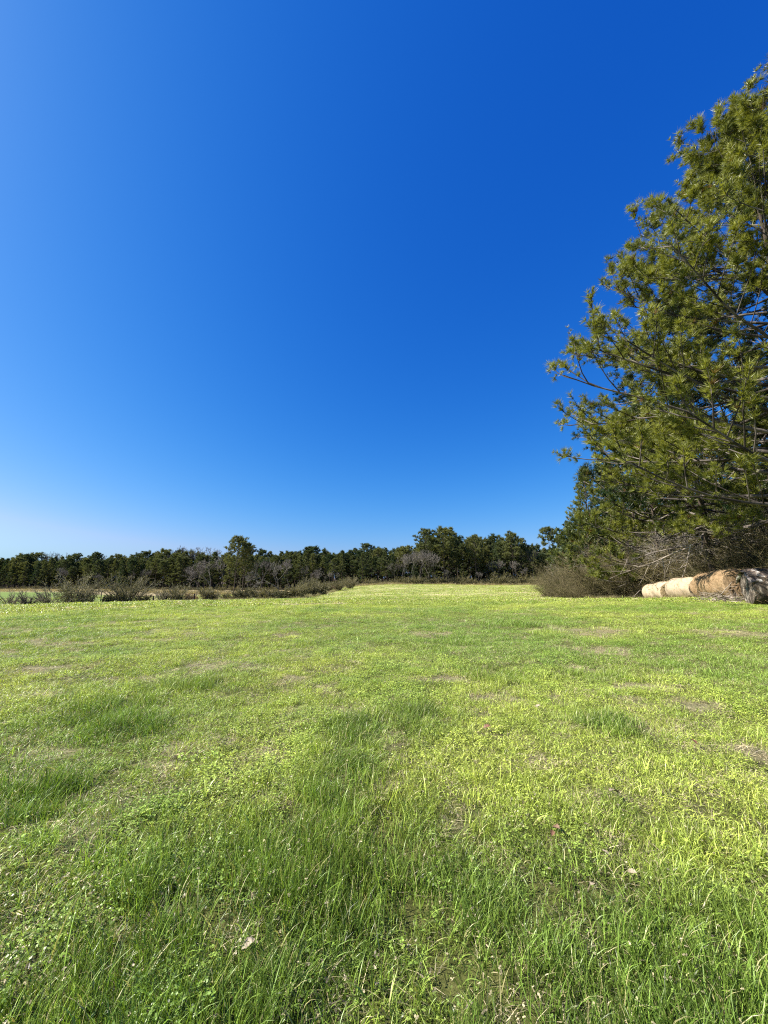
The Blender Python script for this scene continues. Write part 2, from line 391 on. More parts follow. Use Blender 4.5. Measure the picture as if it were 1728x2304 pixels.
def blades(rs, n, rad, hmin, hmax, w, lean, curl, segs=4, flatten=0.0):
    V, Q, T = [], [], []
    for i in range(n):
        a = rs.rand() * 6.283; r = rad * math.sqrt(rs.rand()); bx, by = r * math.cos(a), r * math.sin(a)
        h = hmin + (hmax - hmin) * rs.rand() ** 1.3; az = rs.rand() * 6.283
        th = abs(rs.normal(0, lean)) + flatten; cu = curl * (0.4 + rs.rand() * 1.2)
        p = np.array([bx, by, -0.01]); fw = np.array([math.cos(az), math.sin(az), 0])
        tw = rs.rand() * 6.283
        side0 = np.array([math.cos(tw), math.sin(tw), 0.15 * rs.normal()])
        ww = w * (0.6 + 0.8 * rs.rand()); base = len(V); tn = rs.rand()
        for s in range(segs + 1):
            f = s / segs; k = ww * 0.5 * (1 - f ** 2.2 * 0.92)
            V.append(p - side0 * k); V.append(p + side0 * k); T += [tn, tn]
            ang = min(th + cu * f, 2.2)
            p = p + (fw * math.sin(ang) + np.array([0, 0, math.cos(ang)])) * (h / segs)
            if p[2] < 0.004: p[2] = 0.004 + 0.004 * rs.rand()
        for s in range(segs):
            k = base + 2 * s; Q.append((k, k + 1, k + 3, k + 2))
    return V, Q, T

def clover(rs, n, rad):
    V, Q, T = [], [], []
    for i in range(n):
        a = rs.rand() * 6.283; r = rad * math.sqrt(rs.rand()); z = 0.015 + 0.05 * rs.rand()
        c = np.array([r * math.cos(a), r * math.sin(a), z]); rot = rs.rand() * 6.283; tn = rs.rand() * 0.9
        for k in range(3):
            an = rot + k * 2.094; d = np.array([math.cos(an), math.sin(an), 0.25 * rs.normal()]); s = np.array([-math.sin(an), math.cos(an), 0.3 * rs.normal()])
            l = 0.0045 + 0.0055 * rs.rand(); b = len(V)
            V += [c, c + d * l * 0.6 + s * l * 0.55, c + d * l * 1.25, c + d * l * 0.6 - s * l * 0.55]; T += [tn] * 4
            Q.append((b, b + 1, b + 2, b + 3))
    return V, Q, T

def join(*parts):
    V, Q, T = [], [], []
    for v, q, t in parts:
        o = len(V); V += v; T += t; Q += [tuple(i + o for i in f) for f in q]
    return V, Q, T

def px2x(px, Y): return (px - 864) / 864.0 / 1.0154 * Y

def build_grass():
    rs = np.random.RandomState(11); lib = bpy.data.collections.new('grass_library'); k = 0; kinds = {}
    def add(kind, vqt):
        nonlocal k
        me = np_mesh('tuft_%03d' % k, np.array(vqt[0]), None, vqt[1], vqt[2]); me.materials.append(M_grass)
        o = bpy.data.objects.new('tuft_%03d' % k, me); lib.objects.link(o); kinds.setdefault(kind, []).append(k); k += 1
    for i in range(5): add('fine', join(blades(rs, 84, .13, .03, .09, .0032, .6, 1.4), clover(rs, 5, .13)))
    for i in range(5): add('lush', blades(rs, 90, .12, .05, .145, .0036, .36, 1.0))
    for i in range(3): add('clover', join(clover(rs, 80, .13), blades(rs, 34, .13, .03, .09, .0036, .5, 1.2)))
    for i in range(4): add('straw', join(blades(rs, 40, .13, .05, .16, .0036, .3, .5, 3, 1.15), blades(rs, 8, .12, .04, .09, .0036, .5, 1.0)))
    for i in range(4): add('wide', blades(rs, 6, .10, .09, .20, .0062, .5, 1.7, 6))
    for i in range(4): add('mat', join(blades(rs, 34, .15, .05, .13, .0034, .25, .4, 3, 1.25), clover(rs, 6, .15)))
    for i in range(4): add('farfine', blades(rs, 46, .15, .03, .08, .009, .5, 1.2, 2))
    pts, kin, rot, scl, col = [], [], [], [], []
    def scatter(d0, d1, dens, azmax, zs, xy, far=False, mat=False):
        area = math.pi * (d1 ** 2 - d0 ** 2) * (2 * azmax / 360)
        n = int(area * dens); d = np.sqrt(d0 ** 2 + (d1 ** 2 - d0 ** 2) * rs.rand(n)); a = np.radians((rs.rand(n) * 2 - 1) * azmax)
        x, y = d * np.sin(a), d * np.cos(a)
        dry, lush = masks(x, y); r1, r2 = rs.rand(n), rs.rand(n)
        keep = ~((dry > 0.5) & (r2 < 0.15 * dry)) & (x < edge_x(y) + 1.5)
        clov = sstep(0.5, 0.62, fbm(x * 0.9 + 90, y * 0.9, 51, 3))
        kk = np.zeros(n, int)
        for i in np.nonzero(keep)[0]:
            if far: kk[i] = kinds['farfine'][rs.randint(4)]
            elif mat: kk[i] = kinds['mat'][rs.randint(4)]
            elif r1[i] < dry[i] * 0.68: kk[i] = kinds['straw'][rs.randint(4)]
            elif r1[i] > .95: kk[i] = kinds['straw'][rs.randint(4)]
            elif r1[i] < dry[i] * .85 + lush[i] * 0.8: kk[i] = kinds['lush'][rs.randint(5)]
            elif r2[i] > 0.985 - 0.03 * (d[i] < 4): kk[i] = kinds['wide'][rs.randint(4)]
            elif r2[i] < clov[i] * 0.35: kk[i] = kinds['clover'][rs.randint(3)]
            else: kk[i] = kinds['fine'][rs.randint(5)]
        # sward colour: yellow-green to deep green, straw where it is dead
        v = fbm(x * 0.35, y * 0.35, 61, 4); v2 = rs.rand(n)
        yel = np.array([0.415, 0.47, 0.085]); mid = np.array([0.20, 0.295, 0.050]); deep = np.array([0.065, 0.125, 0.018]); tan = np.array([0.42, 0.36, 0.22])
        f = np.clip((v - 0.38) * 2.2 + (v2 - .5) * .6, 0, .9)[:, None]
        c = mid * (1 - f) + yel * f
        lf = np.clip(lush * (.45 + .4 * (1 - sstep(4.5, 8, d))), 0, 1)[:, None]; c = c * (1 - lf) + (deep * .7 + mid * .3) * lf
        isd = (np.isin(kk, kinds['straw']) | ((dry > 0.35) & far))[:, None]
        c = np.where(isd, tan * (0.7 + 0.6 * v2[:, None]), c * (0.75 + 0.5 * rs.rand(n, 1)))
        if mat: c = np.where(((v2 < .45) | (dry > .3))[:, None], tan * (.4 + .7 * rs.rand(n, 1)), c * .8)
        if far:
            c = np.where(isd, c, c * 0.5 + np.array([0.29, 0.34, 0.065]) * 0.5)
        h = zs * (0.75 + 0.5 * rs.rand(n)) * (1 + (.15 + .2 * (1 - sstep(4.5, 8, d))) * lush - 0.25 * dry) * (0.45 + 1.1 * fbm(x * 3.1, y * 3.1, 71, 3))
        z = ground_h(x, y)
        gap = (fbm(x * 4.2 + 11, y * 4.2, 83, 3) < .335) & (d < 14) & (not far) & (not mat); kp = keep & ~(gap & (rs.rand(n) < .8))
        pts.append(np.stack([x, y, z], 1)[kp]); kin.append(kk[kp]); col.append(c[kp])
        rot.append(np.stack([rs.normal(0, .1, n), rs.normal(0, .1, n), rs.rand(n) * 6.283], 1)[kp])
        s = xy * (0.8 + 0.4 * rs.rand(n)); scl.append(np.stack([s, s, h], 1)[kp])
    scatter(0.3, 3.5, 160, 75, 1.0, 1.0)
    scatter(3.5, 7, 125, 60, 1.0, 1.05)
    scatter(7, 13, 72, 56, 1.0, 1.25)
    scatter(0.3, 6, 55, 70, 1.0, 1.0, False, True)
    scatter(6, 14, 24, 56, 1.0, 1.3, False, True)
    scatter(13, 24, 26, 54, 1.15, 1.6)
    scatter(24, 46, 9, 53, 1.3, 2.6, True)
    scatter(46, 128, 1.0, 50, 1.6, 5.0, True)
    def margin(x, y, zs, xy, tint):
        n = len(x); pts.append(np.stack([x, y, ground_h(x, y)], 1)); kin.append(np.array([kinds['fine'][rs.randint(5)] if rs.rand() < .5 else kinds['lush'][rs.randint(5)] for _ in range(n)]))
        rot.append(np.stack([rs.normal(0, .12, n), rs.normal(0, .12, n), rs.rand(n) * 6.283], 1)); h = zs * (.5 + rs.rand(n)); scl.append(np.stack([xy + 0 * h, xy + 0 * h, h], 1))
        col.append(np.array(tint) * (.6 + .8 * rs.rand(n, 1)))
    t = rs.rand(2600); yy = 14 + 32 * t; margin(edge_x(yy) - .3 + rs.normal(0, .7, 2600), yy, 3.2, 2.0, (.25, .215, .11))
    px = rs.uniform(-40, 760, 5200); Y = np.interp(px, [-40, 300, 520, 690, 760], [48, 52, 54, 55, 96]) + rs.normal(0, 1.6, 5200)
    margin(px2x(px, Y), Y, 4.2, 3.0, (.25, .22, .11))
    px = rs.uniform(740, 1260, 3000); Y = np.interp(px, [740, 860, 1000, 1240], [137, 134, 131, 129]) + rs.normal(0, 2.2, 3000); margin(px2x(px, Y), Y, 7.0, 6.0, (.24, .20, .10))
    px = rs.uniform(-60, 640, 5000); Y = np.interp(px, [-60, 200, 430, 640], [178, 172, 140, 118]) + rs.normal(0, 6, 5000); margin(px2x(px, Y), Y, 6.0, 7.0, (.26, .21, .11))
    P = np.concatenate(pts); n = len(P)
    me = bpy.data.meshes.new('grass'); me.vertices.add(n); me.vertices.foreach_set('co', P.astype(np.float32).ravel())
    def put(nm, ty, arr, key):
        a = me.attributes.new(nm, ty, 'POINT'); a.data.foreach_set(key, arr.ravel())
    put('kin', 'INT', np.concatenate(kin).astype(np.int32), 'value')
    put('rot', 'FLOAT_VECTOR', np.concatenate(rot).astype(np.float32), 'vector')
    put('scl', 'FLOAT_VECTOR', np.concatenate(scl).astype(np.float32), 'vector')
    put('col', 'FLOAT_VECTOR', np.concatenate(col).astype(np.float32), 'vector')
    me.update()
    o = link('grass', me, M_grass); tag(o, 'short green winter grass with clover and dry straw covering the field', 'grass', None, 'stuff')
    ng = bpy.data.node_groups.new('grass_scatter', 'GeometryNodeTree')
    ng.interface.new_socket('Geometry', in_out='INPUT', socket_type='NodeSocketGeometry')
    ng.interface.new_socket('Geometry', in_out='OUTPUT', socket_type='NodeSocketGeometry')
    N, L = ng.nodes, ng.links
    gi, go = N.new('NodeGroupInput'), N.new('NodeGroupOutput')
    ci = N.new('GeometryNodeCollectionInfo'); ci.inputs['Collection'].default_value = lib
    ci.inputs['Separate Children'].default_value = True; ci.inputs['Reset Children'].default_value = True
    ip = N.new('GeometryNodeInstanceOnPoints'); ip.inputs['Pick Instance'].default_value = True
    def named(nm, ty):
        a = N.new('GeometryNodeInputNamedAttribute'); a.data_type = ty; a.inputs['Name'].default_value = nm; return a.outputs['Attribute']
    er = N.new('FunctionNodeEulerToRotation'); L.new(named('rot', 'FLOAT_VECTOR'), er.inputs[0])
    L.new(gi.outputs[0], ip.inputs['Points']); L.new(ci.outputs[0], ip.inputs['Instance'])
    L.new(named('kin', 'INT'), ip.inputs['Instance Index']); L.new(er.outputs[0], ip.inputs['Rotation'])
    L.new(named('scl', 'FLOAT_VECTOR'), ip.inputs['Scale']); L.new(ip.outputs[0], go.inputs[0])
    md = o.modifiers.new('scatter', 'NODES'); md.node_group = ng
    print('grass tufts', n)
build_grass()

# ------------------------------------------------------------------ pines
def path(p, d, L, n, bend, rs, jit=0.12):
    """polyline starting p along d, bending by vector bend, n segments"""
    pts = [p]; d = d / np.linalg.norm(d)
    for i in range(n):
        d = d + bend / n + rs.normal(0, jit, 3) / n ** 0.5 * 0.6; d = d / np.linalg.norm(d)
        p = p + d * L / n; pts.append(p)
    return pts, d

def add_path(segs, pts, r0, r1):
    n = len(pts) - 1
    for i in range(n):
        a, b = r0 + (r1 - r0) * i / n, r0 + (r1 - r0) * (i + 1) / n
        segs.append((*pts[i], *pts[i + 1], a, b))

def pine_parts(seed, H, RR, cb, nlimb, nsub, ntw, ntuft, dead=0, lean=(0, 0), shape='cone', r0=None, twl=0.55, pexp=.62, tip=0.30, sub0=0.30, far=False):
    rs = np.random.RandomState(seed); r0 = r0 or H * 0.0105
    nt = 14; tz = np.linspace(0, 1, nt)
    wx = np.cumsum(rs.normal(0, .012 * H / nt * 3, nt)); wy = np.cumsum(rs.normal(0, .012 * H / nt * 3, nt))
    tp = np.stack([wx - wx[0] + lean[0] * H * tz ** 1.2, wy - wy[0] + lean[1] * H * tz ** 1.2, tz * H - 0.15 * (tz == 0)], 1)
    tr = r0 * (1 - tz * 0.93) ; tr[0] *= 1.35
    segs, pos, dr = [], [], []
    def trunk_at(t):
        return np.array([np.interp(t, tz, tp[:, i]) for i in range(3)]), float(np.interp(t, tz, tr))
    az = rs.rand() * 6.28
    for i in range(nlimb + dead):
        isdead = i >= nlimb
        if isdead: t = cb * (0.72 + 0.4 * rs.rand()); s = 0.0
        else: s = ((i + rs.rand()) / nlimb) ** 0.92; t = cb + (0.985 - cb) * s
        az += 2.4 + rs.normal(0, .35)
        if shape == 'cone': prof = min(1.0, 0.74 + 1.8 * s) * (1 - s) ** pexp
        else: prof = min(1.0, 0.55 + 1.0 * s) * math.sqrt(max(0.0, 1 - s ** 2.6))
        Ln = RR * max(0.10, prof) * (0.78 + 0.24 * rs.rand())
        if isdead: Ln = RR * (0.25 + 0.35 * rs.rand())
        el = (-0.08 + 0.95 * s ** 1.4) + rs.normal(0, .12)
        if shape == 'dome': el = 0.15 + 0.8 * s + rs.normal(0, .12)
        p, r = trunk_at(t); d = np.array([math.cos(az) * math.cos(el), math.sin(az) * math.cos(el), math.sin(el)])
        bend = np.array([0, 0, 0.30]) if not isdead else np.array([0, 0, -0.35])
        nl = 7; pts, _ = path(p, d, Ln, nl, bend, rs, 0.24); lr = min(r * 0.6, 0.012 + 0.011 * Ln)
        add_path(segs, pts, lr, lr * 0.22); P = np.array(pts)
        ns = nsub if not isdead else max(2, nsub // 2); ns = max(2, int(ns * (0.45 + 0.65 * Ln / RR) * (1.25 if s < .3 and not isdead else 1) * (1 if far else (.4 + .85 * ((i * 7919 + seed) % 97) / 97.0))))
        for j in range(ns):
            f = sub0 + (.98 - sub0) * (j + rs.rand()) / ns
            q = np.array([np.interp(f * nl, np.arange(nl + 1), P[:, c]) for c in range(3)])
            ii = min(int(f * nl), nl - 1); ld = P[ii + 1] - P[ii]; ld /= np.linalg.norm(ld)
            sd = np.cross(ld, [0, 0, 1]); sd /= np.linalg.norm(sd) + 1e-6; sg = 1 if (j % 2) else -1
            d2 = ld * 0.75 + sd * sg * (0.75 + .2 * rs.normal()) + np.array([0, 0, .22 + .25 * rs.normal()])
            L2 = max(0.35, Ln * 0.30 * (1.15 - f * 0.6) * (0.7 + 0.6 * rs.rand()))
            b2 = np.array([0, 0, .35]) if not isdead else np.array([0, 0, -.4])
            p2, e2 = path(q, d2, L2, 3, b2, rs, 0.22); sr = max(lr * 0.30, 0.008); add_path(segs, p2, sr, sr * 0.4)
            P2 = np.array(p2)
            for k in range(ntw + (1 if not isdead else 0)):
                g = 1.0 if k == ntw else tip + (.98 - tip) * rs.rand()
                q2 = np.array([np.interp(g * 3, np.arange(4), P2[:, c]) for c in range(3)])
                d3 = e2 + rs.normal(0, .55, 3) + np.array([0, 0, .3 if not isdead else -.2]); L3 = twl * (0.45 + 0.7 * rs.rand())
                p3, e3 = path(q2, d3, L3, 2, np.array([0, 0, .3]), rs, .2); add_path(segs, p3, sr * .45, sr * .25)
                if isdead: continue
                for m_ in range(ntuft):
                    u = 1 - 0.33 * m_; w = p3[0] + (p3[2] - p3[0]) * u
                    pos.append(w + rs.normal(0, .04, 3)); dr.append(e3 + rs.normal(0, .25, 3) + np.array([0, 0, .25]))
    # leader
    top, _ = trunk_at(1.0)
    for k in range(6): pos.append(top + rs.normal(0, .12, 3)); dr.append(np.array([0, 0, 1.0]) + rs.normal(0, .4, 3))
    return tp, tr, segs, pos, dr

def build_pine(name, label, loc, rz=0, group=None, needles=(20, .20, .014, .75), limbs=True, seed=1, far=False, sides=5, **kw):
    tp, tr, segs, pos, dr = pine_parts(seed, far=far, **kw)
    t = thing(name, label, 'tree', loc, rz, group)
    link('trunk', tube_mesh('trunk', tp, tr, 12 if not far else 7, .16, seed), M_bark, t)
    link('branches', segs_mesh('branches', segs, sides), M_limb, t)
    link('crown', needles_mesh('crown', pos, dr, *needles, seed), M_needle_far if far else M_needle, t)
    print(label, 'segs', len(segs), 'tufts', len(pos))
    return t

def gp(x, y): return (x, y, gz(x, y) - 0.05)
NEEDLE_MID = (14, .30, .042, .85)
build_pine('pine_tree', 'largest and nearest pine, its long limbs reaching in from the right edge', gp(16.9, 14.6), R(20), seed=91,
           H=20.9, RR=10.6, cb=.17, nlimb=116, nsub=17, ntw=7, ntuft=3, dead=0, needles=(26, .26, .019, .85), twl=.46, pexp=.50, tip=.45, sub0=.24)
build_pine('pine_tree', 'second tall pine standing behind the nearest one, leaning crown against the sky', gp(19.5, 23.0), R(130), seed=5,
           H=19.0, RR=8.4, cb=.20, nlimb=80, nsub=10, ntw=6, ntuft=3, dead=14, needles=(20, .28, .024, .85), twl=.5, pexp=.62, tip=.5, sub0=.34)
build_pine('pine_tree', 'bushy low limbed pine above the row of hay bales', gp(22.0, 31.0), R(200), seed=8,
           H=15.5, RR=7.0, cb=.10, nlimb=74, nsub=9, ntw=5, ntuft=3, dead=10, pexp=.5, tip=.45, needles=NEEDLE_MID)
build_pine('pine_tree', 'small yellowish pine at the far left end of the brush strip', gp(21.5, 41.0), R(310), seed=12,
           H=8.2, RR=4.6, cb=.14, nlimb=50, nsub=7, ntw=4, ntuft=3, dead=6, needles=NEEDLE_MID)
src_mid = [build_pine('pine_tree', 'tall dark pine deeper in the woods behind the bales', gp(25, 19), 1.0, 'pines inside the right hand woods', NEEDLE_MID, seed=21,
                      H=21, RR=5.0, cb=.30, nlimb=60, nsub=7, ntw=4, ntuft=3, dead=14),
           build_pine('pine_tree', 'tall dark pine deeper in the woods behind the bales', gp(28, 27), 2.0, 'pines inside the right hand woods', NEEDLE_MID, seed=22,
                      H=18, RR=4.6, cb=.34, nlimb=56, nsub=7, ntw=4, ntuft=3, dead=16)]
rng = random.Random(4)
for i, (x, y) in enumerate([(31, 21), (24.5, 37), (29, 36), (35, 30), (28, 47), (33, 42), (38, 38), (36, 52), (43, 47), (40, 24), (33, 62), (46, 60), (39, 72)]):
    s = rng.uniform(.75, 1.0); dup(src_mid[i % 2], gp(x, y), rng.uniform(0, 6.28), (s, s, s * rng.uniform(.9, 1.1)))

# ------------------------------------------------------------------ bare trees and shrubs
def bare_parts(seed, H, r0, split=0.30, levels=5, spread=0.55, up=0.25, nb=(2, 4), multi=1, rmin=.006):
    rs = np.random.RandomState(seed); segs = []; tips = []; trunk = []
    def grow(p, d, L, r, lv, tgt):
        n = 3; pts, e = path(p, d, L, n, np.array([0, 0, up * 0.6]), rs, .28)
        r = max(r, rmin); r1 = max(r * 0.62, rmin); add_path(tgt, pts, r, r1)
        if lv == 0:
            tips.append((pts[-1], e)); return
        k = rs.randint(nb[0], nb[1] + 1)
        for i in range(k):
            a = unit(rs.normal(size=3)); dd = e + a * spread * (0.7 + .6 * rs.rand()) + np.array([0, 0, up]); 
            q = pts[-1] if i < 2 else np.array(pts[rs.randint(1, n + 1)])
            grow(q, dd, L * (0.62 + .25 * rs.rand()), r1 * (.85 if i == 0 else .62), lv - 1, segs)
    for m in range(multi):
        d = np.array([0, 0, 1.0]) + (rs.normal(0, .12, 3) if multi == 1 else np.array([*(rs.normal(0, .55, 2)), 0.0]))
        grow(np.array([rs.normal(0, .02 * H * (multi > 1)), rs.normal(0, .02 * H * (multi > 1)), -0.1]), d, H * split, r0, levels, trunk)
    return trunk, segs, tips

def build_bare(name, label, cat, loc, rz=0, group=None, seed=1, mat=None, leaves=None, **kw):
    trunk, segs, tips = bare_parts(seed, **kw)
    # rescale to the asked height
    z = max(s[5] for s in segs); k = kw['H'] / z
    trunk = [tuple(v * k for v in s[:6]) + (s[6], s[7]) for s in trunk]; segs = [tuple(v * k for v in s[:6]) + (s[6], s[7]) for s in segs]
    t = thing(name, label, cat, loc, rz, group)
    nm = 'trunk' if kw.get('multi', 1) == 1 else 'stems'
    link(nm, segs_mesh(nm, trunk, 7), mat or M_grey, t)
    link('branches', segs_mesh('branches', segs, 4), mat or M_grey, t)
    if leaves:
        n, ln, wd, lm = leaves
        pos = np.array([p for p, e in tips]) * k; dr = np.array([e for p, e in tips])
        link('leaves', needles_mesh('leaves', pos, dr, n, ln, wd, 1.2, seed), lm, t)
    return t

def build_shrub(name, label, loc, seed, H, Wd, nst, ntw, mat, leaf=None, group=None, rz=0, lean=0.0, tw=.0045, cat='shrub'):
    """many-stemmed thicket shrub: arching stems carrying fine twigs"""
    rs = np.random.RandomState(seed); stems, segs, tips = [], [], []
    for i in range(nst):
        a = rs.rand() * 6.283; rr = abs(rs.normal(0, .35)); b = np.array([math.cos(a), math.sin(a), 0]) * rr * Wd * .5; b[2] = -.05
        o = unit(np.array([math.cos(a), math.sin(a), 0]) * (Wd / H * (0.25 + .75 * rr)) + np.array([lean, 0, 1.0]) + rs.normal(0, .18, 3) * np.array([1, 1, .3]))
        Ln = H * (0.55 + .5 * rs.rand()); pts, e = path(b, o, Ln, 5, np.array([math.cos(a) * .35, math.sin(a) * .35, -.25]), rs, .25)
        add_path(stems, [np.array([0, 0, -.12]), b], tw * 2.6, tw * 2.6); add_path(stems, pts, tw * 2.6, tw * 1.0); P = np.array(pts)
        for j in range(ntw):
            f = .15 + .85 * rs.rand(); q = np.array([np.interp(f * 5, np.arange(6), P[:, c]) for c in range(3)])
            d = unit(e + rs.normal(0, .75, 3) + np.array([0, 0, .35])); L2 = H * .24 * (.4 + .8 * rs.rand())
            p2, e2 = path(q, d, L2, 3, np.array([0, 0, .1]), rs, .3); add_path(segs, p2, tw, tw * .5)
            for k in range(2):
                q2 = p2[1 + k]; d3 = unit(e2 + rs.normal(0, .8, 3)); p3, e3 = path(q2, d3, L2 * .5, 2, np.zeros(3), rs, .2); add_path(segs, p3, tw * .7, tw * .4)
                tips += [(p3[2], e3), (p3[1], e3)]
            tips.append((p2[3], e2))
    t = thing(name, label, cat, loc, rz, group)
    link('stems', segs_mesh('stems', stems, 5), mat, t); link('twigs', segs_mesh('twigs', segs, 3, False), mat, t)
    if leaf:
        n, ln, wd, lm = leaf
        link('leaves', needles_mesh('leaves', np.array([p for p, e in tips]), np.array([e for p, e in tips]), n, ln, wd, 1.1, seed), lm, t)
    return t

# --- the brush strip on the right
G_BR = 'olive brown shrubs of the thicket along the wood edge'
L_BR = 'tangled olive brown leafless shrub in the thicket along the wood edge'
br = [build_shrub('thicket_shrub', L_BR, on_ground(1300, 36), 31 + i, 4.5 + .35 * i, 4.4, 66, 16, M_twig, (3, .09, .028, M_brushleaf), G_BR, lean=-.07, tw=.0075) for i in range(3)]
br[0].location = gp(18.9, 39.5); br[0].scale = (.7, .7, .62); br[1].location = gp(20.0, 36.0); br[2].location = gp(21.3, 33.0)
spots = [(19.8, 41.5), (19.0, 43.2), (20.5, 39), (22.5, 36), (23.2, 30.5), (22.6, 27.5), (22.2, 24.6), (21.8, 22), (21.2, 19.4), (20.5, 17.5), (23.8, 33.2), (24.2, 26), (23.9, 22.8), (23.4, 19.8), (22.3, 17.4), (20.9, 34.6),
         (17.0, 40.6), (17.3, 38.6), (17.48, 36.4), (21.5, 43), (25.2, 29.2), (20.8, 15.4), (22.8, 14.8), (25.4, 20.8), (21.8, 48.5), (25.5, 24.5)]
for i, (x, y) in enumerate(spots):
    s = rng.uniform(.8, 1.1) * (.66 if (x, y) in ((19.8, 41.5), (19.0, 43.2)) else .42 if x < 17.5 else 1); dup(br[i % 3], gp(x, y), rng.uniform(-.5, .5), (s, s, s * rng.uniform(.85, 1.1)))
# leafless understorey trees at the wood edge
G_US = 'leafless understorey trees at the wood edge'
us = [build_bare('bare_tree', 'thin grey leafless tree among the pines above the thicket', 'tree', gp(24, 22.5), i, G_US, 60 + i, M_pale, None, H=5.6 + .8 * i, r0=.065, split=.2, levels=6, spread=.85, up=.08, nb=(2, 3), rmin=.009) for i in range(3)]
us[0].location = gp(23.6, 29.2); us[1].location = gp(22.6, 24.0); us[2].location = gp(21.9, 19.0)
for i, (x, y) in enumerate([(22.0, 25.4), (22.6, 28.0), (21.9, 20.6), (22.3, 31.5), (25.5, 33), (23, 37.5), (24.5, 27), (24.8, 21.5), (26, 24), (22, 44), (26.5, 31), (27, 19.5), (24.0, 17.6), (28.5, 23.5), (23.5, 49), (25.5, 40)]):
    s = rng.uniform(.75, 1.2); dup(us[i % 3], gp(x, y), rng.uniform(0, 6.28), (s, s, s))
build_bare('bare_tree', 'brown leaved small tree at the far left end of the thicket', 'tree', gp(27.5, 60), 0, None, 71, M_grey, (4, .22, .12, M_brownleaf), H=6.2, r0=.08, split=.2, levels=5, spread=.8, up=.1, nb=(2, 3))

# ------------------------------------------------------------------ far woods
FAR = (11, .75, .17, .9)
fp = []
for i in range(7):
    dome = i in (2, 5, 6)
    fp.append(build_pine('pine_tree', 'dark pine', (0, 0, 0), 0, None, FAR, seed=100 + i, far=True, sides=4,
              H=17, RR=3.6 if not dome else 4.4, cb=.16 + .07 * (i % 4) if not dome else .52, nlimb=34, nsub=4, ntw=2, ntuft=2, dead=6, shape='dome' if dome else 'cone', twl=.8))
fb = [build_bare('bare_tree', 'grey leafless tree', 'tree', (0, 0, 0), 0, None, 120 + i, M_bare_far, None, H=12, r0=.14, split=.22, levels=7, spread=.62, up=.14, nb=(2, 3), rmin=.022) for i in range(4)]
used = set()
def put_copy(src, loc, rz, sc, label, group):
    if src.name not in used:
        used.add(src.name); src.location = loc; src.rotation_euler = (0, 0, rz); src.scale = sc
        tag(src, label, 'tree', group); return src
    return dup(src, loc, rz, sc, label, group)

def edge_y(px): return np.interp(px, [-120, 0, 200, 430, 520, 600, 760, 860, 1000, 1240, 1500], [200, 190, 184, 168, 150, 142, 138, 136, 133, 132, 128])
def top_py(px):
    return np.interp(px, [-150, 0, 60, 120, 240, 330, 400, 440, 480, 560, 620, 650, 720, 800, 860, 900, 930, 970, 1030, 1060, 1080, 1120, 1150, 1180, 1230, 1300, 1400],
                    [1255, 1256, 1250, 1256, 1252, 1247, 1246, 1242, 1247, 1244, 1243, 1238, 1238, 1236, 1230, 1228, 1228, 1205, 1206, 1214, 1213, 1216, 1212, 1222, 1232, 1230, 1215])
ZN = [(-200, 455, 'dark pine in the distant wood beyond the left pasture', 'pines of the distant wood beyond the left pasture'),
      (455, 900, 'dark pine in the far wood behind the bushes left of centre', 'pines of the far wood left of centre'),
      (900, 1420, 'dark pine with bare lower trunk in the far wood at the end of the field', 'pines of the far wood at the end of the field')]
def far_pine(px, Y, hk=1.0, kind=None, label=None, group=None):
    X, _, z = on_ground(px, Y); 
    tp_ = at(px, top_py(px) , Y).z; H = max(9.0, (tp_ - z)) * hk
    i = kind if kind is not None else rng.randrange(7); s = H / 17.0
    if label is None:
        label, group = [(l, g) for a, b, l, g in ZN if a <= px < b][0]
    w = s * rng.uniform(.85, 1.2)
    return put_copy(fp[i], (X, Y, z - .1), rng.uniform(0, 6.28), (w, w, s), label, group)
for row, (dy, hk, step) in enumerate([(3, .84, 22), (8, .92, 20), (14, .99, 20), (22, 1.0, 24)]):
    px = -150 + row * 7
    while px < 1400:
        Y = float(edge_y(px)) + dy + rng.uniform(-2.5, 2.5)
        if not (row == 0 and (rng.random() < .25)):
            far_pine(px, Y, hk * rng.uniform(.74, 1.07), rng.choice([0, 1, 3, 4, 2, 5]) if row < 2 else rng.randrange(7))
        px += step * rng.uniform(.7, 1.3) * (150.0 / Y)
# bare crowns mixed into the front of the far wood
BZ = [(-200, 455, 'grey leafless tree against the distant wood beyond the left pasture', 'leafless trees of the distant wood beyond the left pasture'),
      (455, 900, 'grey leafless tree against the far wood left of centre', 'leafless trees of the far wood left of centre'),
      (900, 1420, 'brownish leafless tree in front of the far wood at the end of the field', 'leafless trees at the end of the field')]
for px, dy, top in [(70, 24, 1240), (135, 26, 1240), (150, 26, 1243), (205, 26, 1245), (125, -1, 1275), (330, -2, 1278), (418, 20, 1228), (455, 22, 1230), (478, 22, 1236), (500, 8, 1250), (445, -4, 1262), (300, -1, 1285), (220, -1, 1290),
                    (590, 2, 1258), (560, -2, 1280), (655, 1, 1255), (690, 0, 1270), (905, -2, 1245), (925, -3, 1238), (945, -3, 1235), (965, -3, 1240), (985, -2, 1250), (890, -3, 1265), (1115, -1, 1258), (1165, -2, 1260), (1205, -1, 1235), (1010, -2, 1280), (1075, -2, 1285), (1190, -3, 1275), (715, -1, 1275), (750, -2, 1285)]:
    Y = float(edge_y(px)) + dy; X, _, z = on_ground(px, Y); H = at(px, top, Y).z - z; s = H / 12.0
    l, g = [(l, g) for a, b, l, g in BZ if a <= px < b][0]
    put_copy(fb[rng.randrange(4)], (X, Y, z - .1), rng.uniform(0, 6.28), (s * 1.0, s * 1.0, s), l, g)
